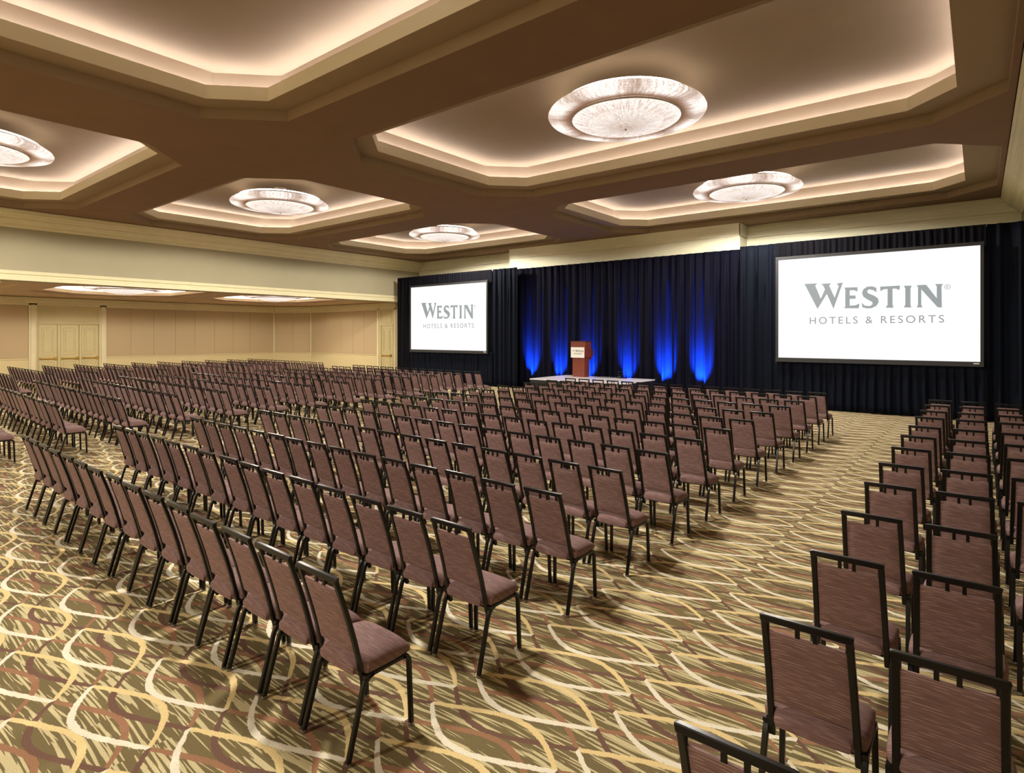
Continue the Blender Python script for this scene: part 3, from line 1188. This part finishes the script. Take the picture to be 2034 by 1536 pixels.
def chair_parts(lod):
    """returns list of (part name, bmesh, material key, sub list)"""
    out = []
    # --- seat: puffy rounded cushion, slightly wider at front
    bm = bmesh.new()
    nx, ny = (14, 18) if lod == 0 else (4, 4)
    w0, w1 = .328, .432
    y0, y1 = .112, .480
    zb, zt = .428, .508

    def seat_top(u, v):
        e = (1 - abs(u) ** 5) * (1 - abs(v) ** 6)
        crown_ = .012 * (1 - u * u) * (1 - v * v)
        return e, crown_
    top, bot = [], []
    for j in range(ny + 1):
        v = -1 + 2 * j / ny
        v_ = math.sin(v * math.pi / 2) if lod == 0 else v
        rt, rb = [], []
        for i in range(nx + 1):
            u = -1 + 2 * i / nx
            u_ = math.sin(u * math.pi / 2) if lod == 0 else u
            # rounded square plan
            px, py = u_, v_
            k_ = 1 - .055 * (px * px) * (py * py)
            tw = min(1, max(0, (v_ + .90) / .26))
            wid = w0 + (w1 - w0) * (tw * tw * (3 - 2 * tw))
            X = px * k_ * wid / 2
            Y = (y0 + y1) / 2 + py * k_ * (y1 - y0) / 2
            e, c_ = seat_top(u_, v_)
            drop = -.022 * max(0, v_ - .3) - .03 * max(0, -.55 - v_)
            zt_ = zb + .034 + (zt - zb - .034) * max(0, e) ** .5 + c_ + drop
            rt.append(bm.verts.new((X, Y, zt_)))
            if 0 < i < nx and 0 < j < ny:
                rb.append(bm.verts.new((X * .97, Y, zb - .012)))
            else:
                rb.append(bm.verts.new((X * .985, Y, zb)))
        top.append(rt)
        bot.append(rb)
    for j in range(ny):
        for i in range(nx):
            bm.faces.new((top[j][i], top[j][i + 1], top[j + 1][i + 1], top[j + 1][i]))
            bm.faces.new((bot[j][i], bot[j + 1][i], bot[j + 1][i + 1], bot[j][i + 1]))
    for i in range(nx):
        bm.faces.new((top[0][i], bot[0][i], bot[0][i + 1], top[0][i + 1]))
        bm.faces.new((top[ny][i], top[ny][i + 1], bot[ny][i + 1], bot[ny][i]))
    for j in range(ny):
        bm.faces.new((top[j][0], top[j + 1][0], bot[j + 1][0], bot[j][0]))
        bm.faces.new((top[j][nx], bot[j][nx], bot[j + 1][nx], top[j + 1][nx]))
    out.append(('seat', bm, 'fabric', []))

    # --- back frame: inverted U of square tube, leaning back
    def bk(z):      # y of the frame at height z
        t = (z - .40) / (HT - .40)
        return .165 - .165 * t + .012 * math.sin(math.pi * min(1, max(0, t)))
    bm = bmesh.new()
    T = .029
    hw = .18 - T / 2
    hwb = .19 - T / 2
    for s in (-1, 1):
        if lod == 0:
            zs = [.345, .375, .40, .43, .50, .60, .72, .84, HT - T / 2]
            pts = []
            for z in zs:
                t = (z - .40) / (HT - .40)
                pts.append((s * (hwb + (hw - hwb) * t), bk(z), z))
        else:
            pts = [(s * hwb, .172, .35), (s * hw, 0.0, HT - T / 2)]
        rect_tube(bm, pts, T, .024, bev=.004 if lod == 0 else .006)
    # top rail with slightly eased corners
    rect_tube(bm, [(-hw - T / 2, bk(HT - .02), HT - .016), (-hw - T / 2 + .012, bk(HT - .016), HT - .0135), (hw + T / 2 - .012, bk(HT - .016), HT - .0135), (hw + T / 2, bk(HT - .02), HT - .016)],
              .026, .031, side=Vector((0, 1, 0)), bev=.004 if lod == 0 else .006)
    if lod == 0:
        for xx in (-.035, .035):
            box(bm, xx - .009, xx + .009, bk(.92) + .002, bk(.92) + .014, .893, .945)
        for s in (-1, 1):
            box(bm, s * hw - .016, s * hw + .016, bk(.93) + .004, bk(.93) + .012, .893, .93)
    out.append(('back_frame', bm, 'frame', []))

    # --- back pad
    bm = bmesh.new()
    nx, nz = (10, 14) if lod == 0 else (2, 3)
    za, zc = .520, .894
    F, B = [], []
    for j in range(nz + 1):
        v = -1 + 2 * j / nz
        z = (za + zc) / 2 + v * (zc - za) / 2
        t = (z - .40) / (HT - .40)
        hwz = (hwb + (hw - hwb) * t) - T / 2 + .003
        rf, rb = [], []
        for i in range(nx + 1):
            u = -1 + 2 * i / nx
            e = max(0, (1 - abs(u) ** 6) * (1 - abs(v) ** 8)) ** .5
            yb = bk(z)
            ek = .010 + .006 * e
            rb.append(bm.verts.new((u * hwz, yb - ek * (.4 + .6 * e), z)))
            rf.append(bm.verts.new((u * hwz, yb + .008 + .034 * e, z)))
        F.append(rf)
        B.append(rb)
    for j in range(nz):
        for i in range(nx):
            bm.faces.new((B[j][i], B[j][i + 1], B[j + 1][i + 1], B[j + 1][i]))
            bm.faces.new((F[j][i], F[j + 1][i], F[j + 1][i + 1], F[j][i + 1]))
    for i in range(nx):
        bm.faces.new((B[0][i], F[0][i], F[0][i + 1], B[0][i + 1]))
        bm.faces.new((B[nz][i], B[nz][i + 1], F[nz][i + 1], F[nz][i]))
    for j in range(nz):
        bm.faces.new((B[j][0], B[j + 1][0], F[j + 1][0], F[j][0]))
        bm.faces.new((B[j][nx], F[j][nx], F[j + 1][nx], B[j + 1][nx]))
    out.append(('backrest', bm, 'fabric', []))

    # --- seat frame: side rails and cross bars
    bm = bmesh.new()
    for s in (-1, 1):
        X = s * .200
        rect_tube(bm, [(X, .155, .408), (X, .43, .408)], .027, .022)
    if lod == 0:
        for yy in (.17, .40):
            rect_tube(bm, [(-.2, yy, .404), (.2, yy, .404)], .022, .014, side=Vector((0, 1, 0)))
    out.append(('seat_frame', bm, 'frame', []))

    # --- legs
    for s in (-1, 1):
        X = s * .200
        Xf = s * .206
        for rear in (True, False):
            bm = bmesh.new()
            if rear:
                pts = [(Xf, .055, .012), (X, .150, .345), (X, .165, .377), (X, .185, .398), (X, .215, .408)]
                if lod:
                    pts = [(Xf, .055, .0), (X, .155, .375), (X, .18, .408)]
                foot = (Xf, .055)
            else:
                pts = [(Xf, .475, .012), (X, .464, .355), (X, .459, .382), (X, .445, .402), (X, .415, .408)]
                if lod:
                    pts = [(Xf, .475, .0), (X, .46, .375), (X, .44, .408)]
                foot = (Xf, .475)
            rect_tube(bm, pts, .027, .025)
            sub = []
            if lod == 0:
                g = bmesh.new()
                lathe(g, [(0, 0), (.014, 0), (.017, .003), (.017, .010), (.014, .018), (0, .016)], 12, foot[0], foot[1])
                sub.append(('foot_glide', g, 'chrome'))
            out.append(('leg', bm, 'frame', sub))
    return out


def make_chair():
    root = empty('banquet_chair')
    for nm, bm, mk_, sub in chair_parts(0):
        p = obj(nm, bm, M[mk_], root, smooth=True, angle=R(38))
        for sn, sb, sm in sub:
            obj(sn, sb, M[sm], p, smooth=True, angle=R(40))
    return root


chair0 = make_chair()


def copy_chair(glides):
    r = chair0.copy()
    C.objects.link(r)
    for ch in chair0.children:
        c = ch.copy()
        C.objects.link(c)
        c.parent = r
        if glides:
            for g in ch.children:
                d = g.copy()
                C.objects.link(d)
                d.parent = c
    return r


# blocks: list of rows; each row (right-end top corner x,y) and (left-end top corner x,y), number of chairs
blocks = {}
CR = [1.78, 2.77, 3.80, 4.80, 5.82, 6.80, 7.78, 8.83, 9.87, 10.91, 11.95, 12.98, 13.95]
CL = [1.90, 2.91, 3.92, 4.99, 6.03, 7.05, 8.02, 9.05, 10.10, 11.17, 12.23, 13.27, 14.21]
blocks['middle'] = [((-2.55, CR[i]), (-9.36, CL[i]), 15) for i in range(13)]
LR = [2.10, 3.14, 4.15, 5.18, 6.22, 7.23, 8.30, 9.43, 10.50, 11.56, 12.66, 13.69, 14.69]
blocks['left'] = [((-13.02, y), (-20.40, y + .27), 16) for y in LR]
FR = [4.54 + 1.085 * i for i in range(11)]
blocks['far left'] = [((-23.2, y), (-30.15, y + .10), 15) for y in FR]
RY = [1.80, 2.74, 3.71, 4.70, 5.73, 6.68, 7.71, 8.71, 9.70, 10.82, 11.78, 12.76, 13.77]
blocks['right'] = [((1.07, y), (-.76, y), 4) for y in RY]

th = YAW


def proj(x, y, z):
    X = x * math.cos(th) + y * math.sin(th)
    F = -x * math.sin(th) + y * math.cos(th)
    if F < .15:
        return None
    return 1017 + FPX * X / F, 666 - FPX * (z - CAMZ) / F, F


bname = {'middle': 'middle block', 'left': 'left block', 'far left': 'far left block', 'right': 'right block'}
allch = []
for bn, rows in blocks.items():
    for ri, (pr, pl, n) in enumerate(rows):
        rot = math.atan2(pr[1] - pl[1], pr[0] - pl[0])
        for i in range(n):
            t = i / (n - 1)
            x = (pr[0] - .18) * (1 - t) + (pl[0] + .18) * t
            y = pr[1] * (1 - t) + pl[1] * t
            x += random.uniform(-.003, .003)
            y += random.uniform(-.012, .012)
            rz = rot + R(random.uniform(-.5, .5))
            vis = False
            Fm = 99
            for (ax, ay, az) in ((-.2, 0, .97), (.2, 0, .97), (-.2, .47, .45), (.2, .47, .45), (-.2, .05, 0), (.2, .05, 0), (-.2, .47, 0), (.2, .47, 0)):
                q = proj(x + ax * math.cos(rz) - ay * math.sin(rz), y + ax * math.sin(rz) + ay * math.cos(rz), az)
                if q and -2 < q[0] < 2036 and 0 < q[1] < 1538:
                    vis = True
                if q:
                    Fm = min(Fm, q[2])
            if vis:
                allch.append((Fm, bn, ri, i, n, x, y, rz))
allch.sort(key=lambda a: a[0])
near, far = allch[:300], allch[300:]
nrow = {b: len(r) for b, r in blocks.items()}
used = False
for Fm, bn, ri, i, n, x, y, rz in near:
    if not used:
        o = chair0
        used = True
    else:
        o = copy_chair(Fm < 12)
    o.location = (x, y, 0)
    o.rotation_euler = (0, 0, rz)
    rt = ordw[ri] + ' row from the back' if ri < nrow[bn] - 1 else 'front row by the stage'
    if bn == 'right':
        et = ['fourth', 'third', 'second', 'first'][i] + ' from its aisle end'
    else:
        et = ordw[i] + ' from its right end'
    tag(o, 'plum banquet chair, %s, %s, %s' % (bname[bn], rt, et), 'chair', 'banquet chairs in rows')

# the remaining, most distant chairs: one object
vv, ff, mi, off = [], [], [], 0
for nm, bm, mk_, sub in chair_parts(1):
    bmesh.ops.recalc_face_normals(bm, faces=bm.faces)
    bm.verts.index_update()
    for v in bm.verts:
        vv.append(v.co[:])
    for f in bm.faces:
        ff.append([v.index + off for v in f.verts])
        mi.append(0 if mk_ == 'fabric' else 1)
    off += len(bm.verts)
    bm.free()
V0 = np.array(vv)
allv, allf, allm = [], [], []
o_ = 0
for Fm, bn, ri, i, n, x, y, rz in far:
    c, s = math.cos(rz), math.sin(rz)
    W = np.stack([V0[:, 0] * c - V0[:, 1] * s + x, V0[:, 0] * s + V0[:, 1] * c + y, V0[:, 2]], 1)
    allv.append(W)
    allf += [[q + o_ for q in f] for f in ff]
    allm += mi
    o_ += len(V0)
if allv:
    me = bpy.data.meshes.new('distant_banquet_chairs')
    me.from_pydata(np.concatenate(allv).tolist(), [], allf)
    me.materials.append(M['fabric'])
    me.materials.append(M['frame'])
    me.polygons.foreach_set('material_index', allm)
    me.update()
    o = bpy.data.objects.new('distant_banquet_chairs', me)
    C.objects.link(o)
    tag(o, 'dense distant rows of plum banquet chairs filling the far left of the hall', 'chairs', None, 'stuff')
print('chairs', len(near), len(far))
